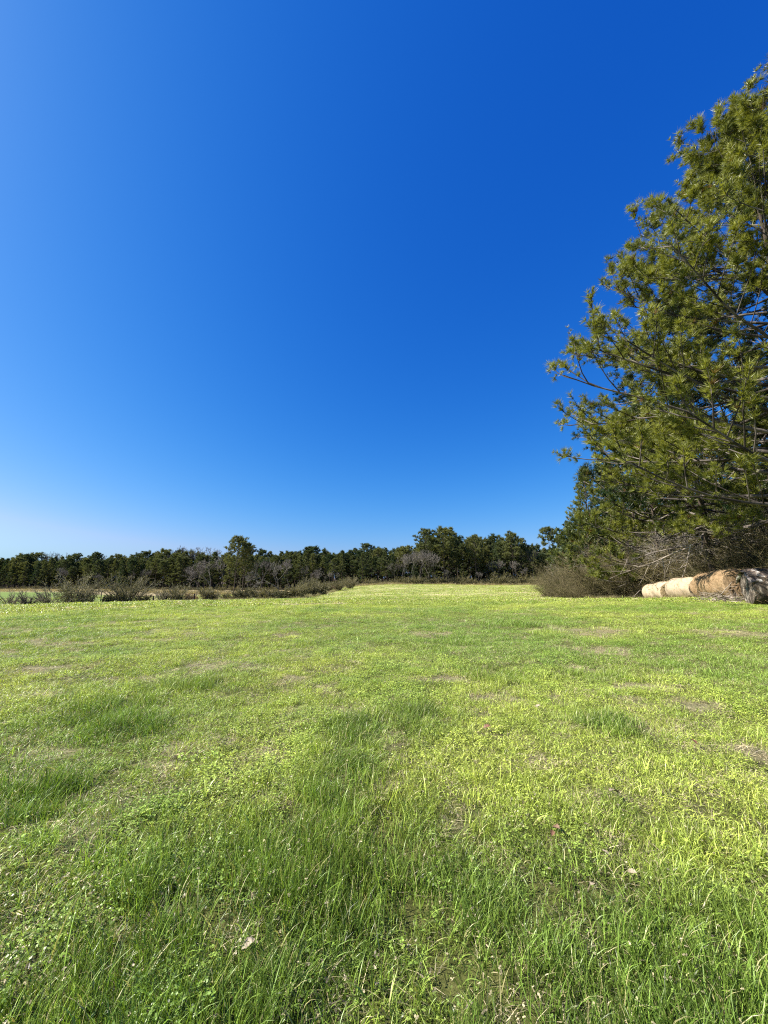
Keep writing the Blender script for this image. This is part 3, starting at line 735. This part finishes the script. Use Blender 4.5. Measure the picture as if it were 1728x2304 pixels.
# single trees that stand out
def lone(px, Y, top, kind, wk, label, rz=0.5):
    X, _, z = on_ground(px, Y); H = at(px, top, Y).z - z; s = H / 17.0
    return dup(fp[kind], (X, Y, z - .1), rz, (s * wk, s * wk, s), label, None)
build_pine('pine_tree', 'tall lone pine with a pale bare trunk standing left of centre', on_ground(527, 108), 0, None, (12, .55, .10, .9), seed=203, far=True, H=14.6, RR=5.0, cb=.45, nlimb=34, nsub=6, ntw=3, ntuft=2, dead=5, shape='dome', lean=(.03, 0), twl=.7)
build_pine('pine_tree', 'darker pine with twin crown just right of the tall lone pine', on_ground(547, 113), 0, None, (12, .55, .10, .9), seed=207, far=True, H=13.8, RR=3.8, cb=.42, nlimb=30, nsub=6, ntw=3, ntuft=2, dead=5, shape='dome', lean=(.05, 0), twl=.7)
lone(1155, 131, 1206, 6, .95, 'round topped pine rising highest over the wood right of centre')
lone(1000, 133, 1196, 5, 1.25, 'broad domed pine, widest crown of the far wood at the end of the field')
lone(960, 134, 1199, 2, 1.1, 'open crowned pine left of the broad domed pine in the far wood', 2.0)
lone(1072, 132, 1212, 6, 1.0, 'narrow domed pine between the broad dome and the round topped pine', 4.0)
build_pine('pine_tree', 'slender pine with a leaning white trunk and flat top beside the thicket', on_ground(1252, 92), 0, None, (12, .5, .09, .9), seed=211, far=True, H=13.2, RR=2.6, cb=.72, nlimb=16, nsub=5, ntw=3, ntuft=2, dead=3, shape='dome', lean=(-.12, 0), twl=.6)
build_bare('bare_tree', 'pale spreading leafless tree standing in the olive bushes', 'tree', on_ground(632, 58), 0.4, None, 144, M_grey, None, H=5.6, r0=.10, split=.24, levels=6, spread=.75, up=.14, nb=(2, 3), rmin=.011)
build_bare('bare_tree', 'large grey leafless tree left of the tall lone pine', 'tree', on_ground(472, 116), 0.4, None, 147, M_grey, None, H=11, r0=.17, split=.22, levels=7, spread=.75, up=.14, nb=(2, 3), rmin=.022)

# woods further back, one dark mass of crowns
def back_woods():
    rs = np.random.RandomState(9); pos, dr, segs = [], [], []
    for i in range(520):
        px = rs.uniform(-260, 1560); Y = float(edge_y(min(max(px, -120), 1500))) + rs.uniform(26, 60); X, _, z = on_ground(px, Y)
        H = (at(px, float(top_py(px)), Y).z - z) * rs.uniform(.80, .93)
        segs.append((X, Y, z, X, Y, z + H * .9, .16, .05))
        for k in range(105):
            u = rs.rand() ** .8; rr = 3.4 * math.sqrt(max(0, 1 - u ** 1.5)) * math.sqrt(rs.rand()); a = rs.rand() * 6.28
            pos.append((X + rr * math.cos(a), Y + rr * math.sin(a), z + H * (.0 + 1.0 * u))); dr.append(rs.normal(0, 1, 3) + np.array([0, 0, .6]))
    for i in range(150):
        X, Y = rs.uniform(40, 75), rs.uniform(12, 110); z = gz(X, Y); H = rs.uniform(13, 18); segs.append((X, Y, z, X, Y, z + H * .9, .16, .05))
        for k in range(110):
            u = rs.rand(); rr = 3.4 * math.sqrt(max(0, 1 - u ** 1.5)) * math.sqrt(rs.rand()); a = rs.rand() * 6.28
            pos.append((X + rr * math.cos(a), Y + rr * math.sin(a), z + H * (.02 + .98 * u))); dr.append(rs.normal(0, 1, 3) + np.array([0, 0, .6]))
    t = thing('woodland', 'dense dark woodland massed behind the front trees of the far wood', 'woodland'); t['kind'] = 'stuff'
    a = link('trunks', segs_mesh('trunks', segs, 5), M_bark, t); a['kind'] = 'stuff'
    b = link('crowns', needles_mesh('crowns', pos, dr, 8, 1.2, .5, 1.2, 5), M_needle_far, t); b['kind'] = 'stuff'
back_woods()

# ------------------------------------------------------------------ fence row and mid-ground bushes
def row_shrub(px, Y, top, wpx, label, seed, leafy=1, lean=0.0, name='shrub', brown=False, dens=1.0, group=None):
    X, _, z = on_ground(px, Y); H = max(.8, at(px, top, Y).z - z); Wd = wpx / 864 * Y * .52
    build_shrub(name, label, (X, Y, z - .05), seed, H * 1.08, Wd, int(44 * dens), 14, M_twig_far, (2, .13, .05, M_brownleaf if brown else M_brushleaf) if leafy else None, group, 0, lean, tw=.017)
row_shrub(31, 48, 1331, 40, 'small leafless shrub, leftmost in the fence row', 301, 0, dens=.4)
row_shrub(70, 49, 1329, 44, 'twiggy shrub growing between two dark fence posts', 302, 0, dens=.45)
row_shrub(120, 49, 1322, 62, 'low spreading shrub with dark forked stems in the fence row', 303, 0, dens=.6)
row_shrub(176, 50, 1296, 86, 'big round leafless bush, tallest of the left fence row', 304, 1, dens=.9)
row_shrub(203, 50, 1322, 44, 'slim shrub against the right side of the big round bush', 305, 0, dens=.5)
row_shrub(290, 52, 1295, 92, 'broad leafless bush with a dense skirt right of the wire corner', 306, 1, dens=1.0)
row_shrub(258, 51, 1340, 22, 'low brown scrub at the left foot of the broad bush', 307, 1, dens=.6)
row_shrub(328, 52, 1340, 24, 'low brown scrub at the right foot of the broad bush', 308, 1, dens=.6)
row_shrub(373, 53, 1324, 38, 'upright thin shrub left of the wooden rail', 309, 0, dens=.5)
row_shrub(402, 53, 1316, 44, 'vase shaped shrub behind the wooden rail', 310, 1, dens=.6)
row_shrub(432, 56, 1334, 42, 'low rust coloured shrub between two taller ones', 311, 1, brown=True, dens=.7)
row_shrub(478, 55, 1320, 50, 'rounded dark olive bush right of the rusty shrub', 312, 1, dens=1.1)
G_OL = 'olive bushes left of centre'; L_OL = 'low olive bush in the clump left of centre, around the pale leafless tree'
for i, (px, Y, top, w) in enumerate([(522, 56, 1333, 40), (548, 55, 1325, 44), (578, 55, 1322, 46), (606, 54, 1325, 40), (640, 53, 1326, 44)]):
    row_shrub(px, Y, top, w, L_OL, 320 + i, 1, dens=1.1, group=G_OL)
row_shrub(672, 54, 1315, 44, 'taller olive bush at the right end of the clump casting a shadow', 330, 1, dens=1.3)
row_shrub(702, 62, 1303, 48, 'tallest rounded olive bush behind the right end of the clump', 331, 1, dens=1.4)
row_shrub(724, 74, 1306, 36, 'olive bush just right of the tallest rounded one', 332, 1, dens=1.2)
row_shrub(762, 96, 1305, 40, 'farther olive bush near the corner of the pale field', 333, 1, dens=1.3)
row_shrub(742, 92, 1316, 22, 'small reddish brown bush before the far wood', 334, 1, brown=True, dens=.9)
row_shrub(788, 108, 1298, 30, 'grey green bush at the foot of the far wood', 335, 1, dens=1.2)
# scrub along the foot of the far wood
G_SC = 'scrub along the foot of the far wood'
sc = [build_shrub('shrub', 'brown scrub bush at the foot of the far wood', (0, 0, 0), 350 + i, 3.2, 5.5, 34, 10, M_twig_far, (2, .22, .09, M_brushleaf), G_SC, tw=.022) for i in range(3)]
n_sc = 0
for px in list(range(905, 1250, 17)) + list(range(-20, 460, 26)) + list(range(470, 900, 30)):
    Y = float(edge_y(px)) - 2 + rng.uniform(-1.5, 1.5); X, _, z = on_ground(px, Y); s = rng.uniform(.7, 1.25) * (1.0 if px > 900 else .75)
    o = sc[n_sc] if n_sc < 3 else None
    if o: o.location = (X, Y, z - .05); o.scale = (s, s, s); n_sc += 1
    else: dup(sc[rng.randrange(3)], (X, Y, z - .05), rng.uniform(0, 6.28), (s, s, s * rng.uniform(.8, 1.2)))

# ------------------------------------------------------------------ wire fence
def build_fence():
    t = thing('wire_fence', 'old wire fence on dark wooden posts along the left fence row', 'fence')
    px = [-60, -25, 8, 58, 77, 161, 237, 262, 350, 377, 404, 440, 470]; tops = []
    for i, p in enumerate(px):
        Y = 47.5 + (p + 60) * 0.012; x, y, z = on_ground(p, Y); h = 1.25 + .1 * math.sin(i * 3.1); dx = .09 * math.sin(i * 2.3)
        r = .10 if i % 3 else .135
        link('post', tube_mesh('post', [(x, y, z - .2), (x + dx * .5, y, z + h * .5), (x + dx, y, z + h)], [r, r * .95, r * .9], 8, .12, i), M_post, t)
        tops.append((x + dx, y, z, h))
    m, N, L, out = new_mat('rusty_wire'); b = N.new('ShaderNodeBsdfPrincipled'); b.inputs['Base Color'].default_value = (.10, .08, .07, 1); b.inputs['Metallic'].default_value = .6; b.inputs['Roughness'].default_value = .6
    L.new(b.outputs[0], out.inputs['Surface'])
    for k in range(4):
        segs = []
        for a, c in zip(tops[:-1], tops[1:]):
            f = .25 + .24 * k; segs.append((a[0], a[1] - .08, a[2] + a[3] * f, c[0], c[1] - .08, c[2] + c[3] * f, .006, .006))
        link('wire', segs_mesh('wire', segs, 4), m, t)
    a, c = tops[9], tops[10]
    link('brace_rail', tube_mesh('brace_rail', [(a[0] - .6, a[1], a[2] + a[3] * .78), ((a[0] + c[0]) / 2, a[1], a[2] + a[3] * .8), (c[0], c[1], c[2] + c[3] * .8)], [.07, .065, .06], 8, .1, 3), M_post, t)
build_fence()
def build_gate_post():
    x, y, z = on_ground(232, 62)
    t = thing('corner_brace', 'dark bent corner post with a short top rail in the pasture', 'post', (x, y, z))
    link('post', tube_mesh('post', [(0, 0, -.2), (0.02, 0, 1.0), (.02, 0, 2.1)], [.07, .065, .06], 8, .1, 1), M_post, t)
    link('rail', tube_mesh('rail', [(.0, 0, 2.06), (-.6, 0, 2.1), (-1.3, 0, 2.08)], [.045, .045, .04], 8, .1, 2), M_post, t)
build_gate_post()

# ------------------------------------------------------------------ hay bales
def hay_mat(name, stops, scale, bump=0.8, fib=(1, 1, 1)):
    m, N, L, out = new_mat(name)
    tc = N.new('ShaderNodeTexCoord'); mp = N.new('ShaderNodeMapping'); mp.inputs['Scale'].default_value = fib; L.new(tc.outputs['Object'], mp.inputs['Vector'])
    n1 = noise(N, L, scale, 8, mp.outputs[0], 0.7, 0.6); n2 = noise(N, L, 1.7, 4, tc.outputs['Object'])
    f = math_node(N, L, 'ADD', math_node(N, L, 'MULTIPLY', n1.outputs['Fac'], .55), math_node(N, L, 'MULTIPLY', n2.outputs['Fac'], .48))
    r = ramp(N, stops); L.new(f, r.inputs[0])
    b = N.new('ShaderNodeBsdfPrincipled'); L.new(r.outputs[0], b.inputs['Base Color']); b.inputs['Roughness'].default_value = .85; b.inputs['Specular IOR Level'].default_value = .15
    bp = N.new('ShaderNodeBump'); bp.inputs['Strength'].default_value = bump; bp.inputs['Distance'].default_value = .05
    L.new(n1.outputs['Fac'], bp.inputs['Height']); L.new(bp.outputs[0], b.inputs['Normal']); L.new(b.outputs[0], out.inputs['Surface'])
    return m
M_hay = hay_mat('old_hay', [(.30, (.13, .085, .045)), (.5, (.25, .165, .09)), (.72, (.38, .28, .17))], 14, 1.0, (1, 1, 2.2))
M_net = hay_mat('net_wrapped_hay', [(.30, (.23, .17, .105)), (.48, (.355, .275, .185)), (.7, (.45, .375, .28))], 22, .5, (.5, 2.5, 2.5))
M_end = hay_mat('bale_end_hay', [(.32, (.17, .125, .07)), (.5, (.26, .195, .11)), (.7, (.37, .29, .17))], 18, 1.0)
M_dark = hay_mat('weathered_shaded_hay', [(.40, (.014, .012, .010)), (.53, (.06, .048, .036)), (.66, (.36, .31, .25))], 6, 1.0, (1, 1, .5))  # weathered hay, with the right-edge bale's shade darkened into the colour
M_straw = leaf_mat('loose_straw', (.14, .09, .05), (.36, .275, .16), .2, .7, .2, 2.0)
def plastic():
    m, N, L, out = new_mat('torn_plastic_wrap'); tc = N.new('ShaderNodeTexCoord'); n = noise(N, L, 3, 5, tc.outputs['Object'])
    r = ramp(N, [(.45, (.022, .018, .017)), (.56, (.10, .075, .06)), (.66, (.5, .47, .43))]); L.new(n.outputs['Fac'], r.inputs[0])
    b = N.new('ShaderNodeBsdfPrincipled'); L.new(r.outputs[0], b.inputs['Base Color']); b.inputs['Roughness'].default_value = .45; L.new(b.outputs[0], out.inputs['Surface']); return m
M_plastic = plastic()

def bale(loc, rz, Rad, Len, label, seed, sideM, endM, rag=0.05, sag=0.10, straw=400, name='hay_bale', group='round hay bales in a row', tilt=0.0):
    rs = np.random.RandomState(seed); t = thing(name, label, 'hay bale', loc, rz, group); t.rotation_euler = (tilt, 0, rz)
    na, nl = 56, 16
    def prof(th, u, k=1.0):       # cross-section: sagging round, slightly flat at the ground
        r = Rad * (1 - 0.06 * abs(2 * u - 1) ** 6) * (1 + rag * (fbm(np.atleast_1d(th * 2.2 + 50), np.atleast_1d(u * 4 + seed), seed, 4)[0] - .5) * 2)
        x, z = r * math.cos(th) * (1 + sag * .6), r * math.sin(th) * (1 - sag * .5)
        z = max(z, -Rad * (1 - sag)); return x * k, z * k + Rad * (1 - sag)
    V = []
    for j in range(nl + 1):
        u = j / nl
        for i in range(na):
            th = 2 * math.pi * i / na; thn = min(th, 2 * math.pi - th); x, z = prof(thn, u); x = x if True else x
            # noise seam free: use both angle halves mirrored with an offset noise
            w = 1 + rag * .6 * math.sin(3 * th + seed + 5 * u); V.append((x * (1 if th <= math.pi else 1) * w, (u - .5) * Len, Rad * (1 - sag) + (z - Rad * (1 - sag)) * (1 if th <= math.pi else -1) if thn == th else (2 * Rad * (1 - sag) - z if False else prof(th, u)[1])))
    i = np.arange(na); Q = []
    for j in range(nl): Q += list(np.stack([j * na + i, j * na + (i + 1) % na, (j + 1) * na + (i + 1) % na, (j + 1) * na + i], 1))
    V = np.array(V); link('wrapped_side', np_mesh('wrapped_side', V, None, np.array(Q), None, True), sideM, t)
    for e in (0, 1):
        ring = V[e * nl * na:(e * nl + 1) * na]; c = ring.mean(0); E = []; nr = 12; sgn = -1 if e == 0 else 1
        for k in range(nr + 1):
            f = 1 - k / nr * .999; off = sgn * (.05 * (1 - f ** 4) + .022 * math.sin(k * 3.1) + .0)
            E.append(c + (ring - c) * f + np.array([0, 1, 0]) * (off + .012 * rs.normal(size=(na, 1)) * (k > 0)))
        q = []
        for k in range(nr): q += list(np.stack([k * na + i, k * na + (i + 1) % na, (k + 1) * na + (i + 1) % na, (k + 1) * na + i], 1))
        q = np.array(q); q = q if e else q[:, ::-1]
        link('end_face', np_mesh('end_face', np.concatenate(E), None, q, None, True), endM, t)
    if straw:
        idx = rs.randint(0, len(V), straw); p = V[idx] + rs.normal(0, .02, (straw, 3)); c = np.array([0, 0, Rad]); n = p - c; n[:, 1] *= .1
        n = unit(n); d = unit(np.cross(n, rs.normal(size=(straw, 3))) + n * .35)
        link('loose_straw', needles_mesh('loose_straw', p - n * .02, d, 3, .22, .012, .6, seed), M_straw, t)
    return t
row = lambda d: (18.35 + (d - 20) * .19, d)
RZ = -math.atan(.19)
for d, rad, ln, lab, sd, sm, em, rag, st in [
    (28.8, .70, 1.46, 'pale net wrapped round bale at the far left end of the bale row', 1, M_net, M_end, .03, 120),
    (27.15, .73, 1.46, 'second pale wrapped bale counted from the far left end of the row', 2, M_net, M_end, .035, 140),
    (25.5, .77, 1.46, 'third pale wrapped bale, in the middle of the bale row', 3, M_net, M_end, .035, 140),
    (23.95, .73, 1.36, 'short wrapped bale with a dark split end beside the ragged yellow bale', 4, M_net, M_dark, .05, 200),
    (22.6, .82, 1.12, 'ragged yellow bale slumping between the wrapped bales and the big brown one', 5, M_hay, M_end, .09, 450),
    (20.75, .86, 1.9, 'big brown loose sided round bale at the near end of the row', 6, M_hay, M_hay, .08, 600)]:
    x, y = row(d); x += .11 * math.sin(sd * 2.7); bale((x, y, gz(x, y) - .06), RZ + .08 * math.sin(sd * 2), rad, ln, lab, sd, sm, em, rag, .10, st, tilt=.02 * math.sin(sd))
# weathered bale, its shade put into the hay colour, under torn dark plastic
bx, by = 16.75, 16.9; b7 = bale((bx, by, gz(bx, by) - .05), R(62), .82, 1.6, 'weathered bale coloured as in shade under torn plastic at the right edge', 9, M_dark, M_dark, .09, .12, 500, group='round hay bales in a row')
b7['group'] = 'weathered bales'
del b7['group']
def torn_wrap():
    rs = np.random.RandomState(5); nu, nv = 26, 14; V = []
    for j in range(nv + 1):
        for i in range(nu + 1):
            a = math.radians(20 + 140 * i / nu); y = -.95 + 1.9 * j / nv
            r = .84 + .035 * math.sin(i * 1.1 + j) + .02 * rs.normal(); x = r * math.cos(a) * 1.05; z = .72 + r * math.sin(a) * .97
            edge = max(0, abs(y) - .7); z -= edge * .35; V.append((x, y, z))
    V = np.array(V); i = (np.arange(nv)[:, None] * (nu + 1) + np.arange(nu)[None]).ravel(); q = np.stack([i, i + 1, i + 2 + nu, i + 1 + nu], 1)
    o = link('torn_wrap', np_mesh('torn_wrap', V, None, q, None, True), M_plastic, b7)
    m = o.modifiers.new('thick', 'SOLIDIFY'); m.thickness = .012
torn_wrap()

# ------------------------------------------------------------------ dead sticks heaped by the bales
def stick_pile(cx, cy, n, wx, wy, hh, label, seed):
    rs = np.random.RandomState(seed); z0 = gz(cx, cy); t = thing('brush_pile', label, 'brush pile', (cx, cy, z0)); big, small = [], []
    for i in range(n):
        p = np.array([rs.normal(0, wx), rs.normal(0, wy), abs(rs.normal(0, hh))]); d = rs.normal(size=3) * np.array([1, 1, .25]); L_ = .5 + 1.0 * rs.rand(); r = .008 + .022 * rs.rand() ** 3
        pts, e = path(p, d, L_, 4, np.zeros(3), rs, .35); pts = [np.array([q[0], q[1], max(q[2], .01)]) for q in pts]; add_path(big, pts, r, r * .5)
        for k in range(3): p2, _ = path(pts[1 + k], d + rs.normal(0, .8, 3), L_ * .35, 2, np.zeros(3), rs, .3); add_path(small, p2, r * .5, r * .25)
    link('sticks', segs_mesh('sticks', big, 6), M_stick, t); link('twigs', segs_mesh('twigs', small, 4), M_stick, t)
stick_pile(16.9, 19.0, 60, .7, .5, .12, 'heap of dead sticks between the brown bale and the dark bale', 3)
stick_pile(17.3, 19.4, 45, .5, .4, .16, 'tangle of fallen twigs against the near end of the brown bale', 4)
def fallen_limb(p0, d, L_, r, label, seed):
    rs = np.random.RandomState(seed); t = thing('fallen_limb', label, 'branch', p0); main, tw = [], []
    pts, e = path(np.zeros(3), np.array(d, float), L_, 8, np.array([0, 0, -.15]), rs, .25); add_path(main, pts, r, r * .3)
    for k in range(9):
        q = pts[2 + k % 6]; p2, _ = path(q, np.array(d) + rs.normal(0, .6, 3), L_ * .3, 4, np.zeros(3), rs, .3); add_path(tw, p2, r * .4, r * .12)
    link('limb', segs_mesh('limb', main, 7), M_stick, t); link('twigs', segs_mesh('twigs', tw, 4), M_stick, t)
for px, py, Y, d, L_, r, lab in [(1560, 1228, 22, (-1, .15, -.35), 5.0, .05, 'long pale dead limb sloping left over the thicket above the bales'),
                                (1620, 1215, 20, (1, .1, -.02), 3.2, .04, 'pale dead limb lying level at the right above the thicket'),
                                (1555, 1225, 21.5, (-.45, 0, -1), 2.0, .045, 'short forked dead limb hanging steeply over the thicket'),
                                (1690, 1150, 22, (.5, .1, -.8), 2.4, .045, 'bleached dead limb leaning down at the right edge')]:
    fallen_limb(at(px, py, Y), d, L_, r, lab, int(px))

# ------------------------------------------------------------------ fallen leaves lying in the grass
def leaf_mesh(seed, L_):
    rs = np.random.RandomState(seed); V, Q = [], []; n = 10
    for i in range(n + 1):
        f = i / n; w = L_ * .30 * math.sin(math.pi * min(.999, f * .96 + .03)) ** .8 * (1 + .25 * math.sin(i * 2.6)); z = .10 * L_ * math.sin(f * 3) + .02 * L_ * rs.normal()
        V += [(f * L_, -w, z + w * .5), (f * L_, 0, z), (f * L_, w, z + w * .35)]
    for i in range(n):
        k = 3 * i; Q += [(k, k + 1, k + 4, k + 3), (k + 1, k + 2, k + 5, k + 4)]
    return np_mesh('fallen_leaf', np.array(V), None, np.array(Q), None, True)
def dead_leaf_mat(name, a, b_):
    m, N, L, out = new_mat(name); tc = N.new('ShaderNodeTexCoord'); n = noise(N, L, 40, 4, tc.outputs['Object']); r = ramp(N, [(.35, a), (.7, b_)]); L.new(n.outputs['Fac'], r.inputs[0])
    b = N.new('ShaderNodeBsdfPrincipled'); L.new(r.outputs[0], b.inputs['Base Color']); b.inputs['Roughness'].default_value = .6; L.new(b.outputs[0], out.inputs['Surface']); return m
M_lr = dead_leaf_mat('russet_leaf', (.09, .04, .022), (.19, .09, .05)); M_lp = dead_leaf_mat('pale_leaf', (.19, .145, .09), (.34, .275, .19)); M_lb = dead_leaf_mat('brown_leaf', (.08, .045, .025), (.20, .12, .07))
for i, (px, py, L_, m, lab) in enumerate([
    (1088, 1645, .13, M_lr, 'russet fallen leaf in the grass right of the dark green patch'), (1570, 1690, .12, M_lr, 'russet fallen leaf in thin grass at the right'),
    (1395, 1803, .14, M_lp, 'large pale fallen leaf with a dark hollow beside it'), (1246, 1880, .09, M_lb, 'brown fallen leaf standing in the grass right of centre'),
    (541, 2170, .09, M_lp, 'pale pinkish fallen leaf in dark grass near the bottom'), (1375, 1955, .08, M_lp, 'upper of two pale leaves caught in clover at the right'),
    (1342, 2020, .08, M_lp, 'lower of two pale leaves caught in clover at the right'), (1415, 1990, .07, M_lp, 'small bleached leaf right of the two pale leaves in clover'),
    (1243, 1905, .07, M_lr, 'small rusty leaf just below the standing brown leaf'), (1330, 1880, .06, M_lp, 'tiny whitish leaf above the pale leaves in clover'),
    (1255, 1570, .12, M_lb, 'dark curled leaf in the dry patch right of centre'), (1205, 1600, .11, M_lp, 'straw coloured leaf above the russet leaf')]):
    x, y = flat(px, py); o = link('fallen_leaf', leaf_mesh(i, L_ * .62), m); o.location = (x, y, gz(x, y) + .05); o.rotation_euler = (.35, -.25, i * 1.7)
    tag(o, lab, 'leaf', 'fallen leaves in the grass')
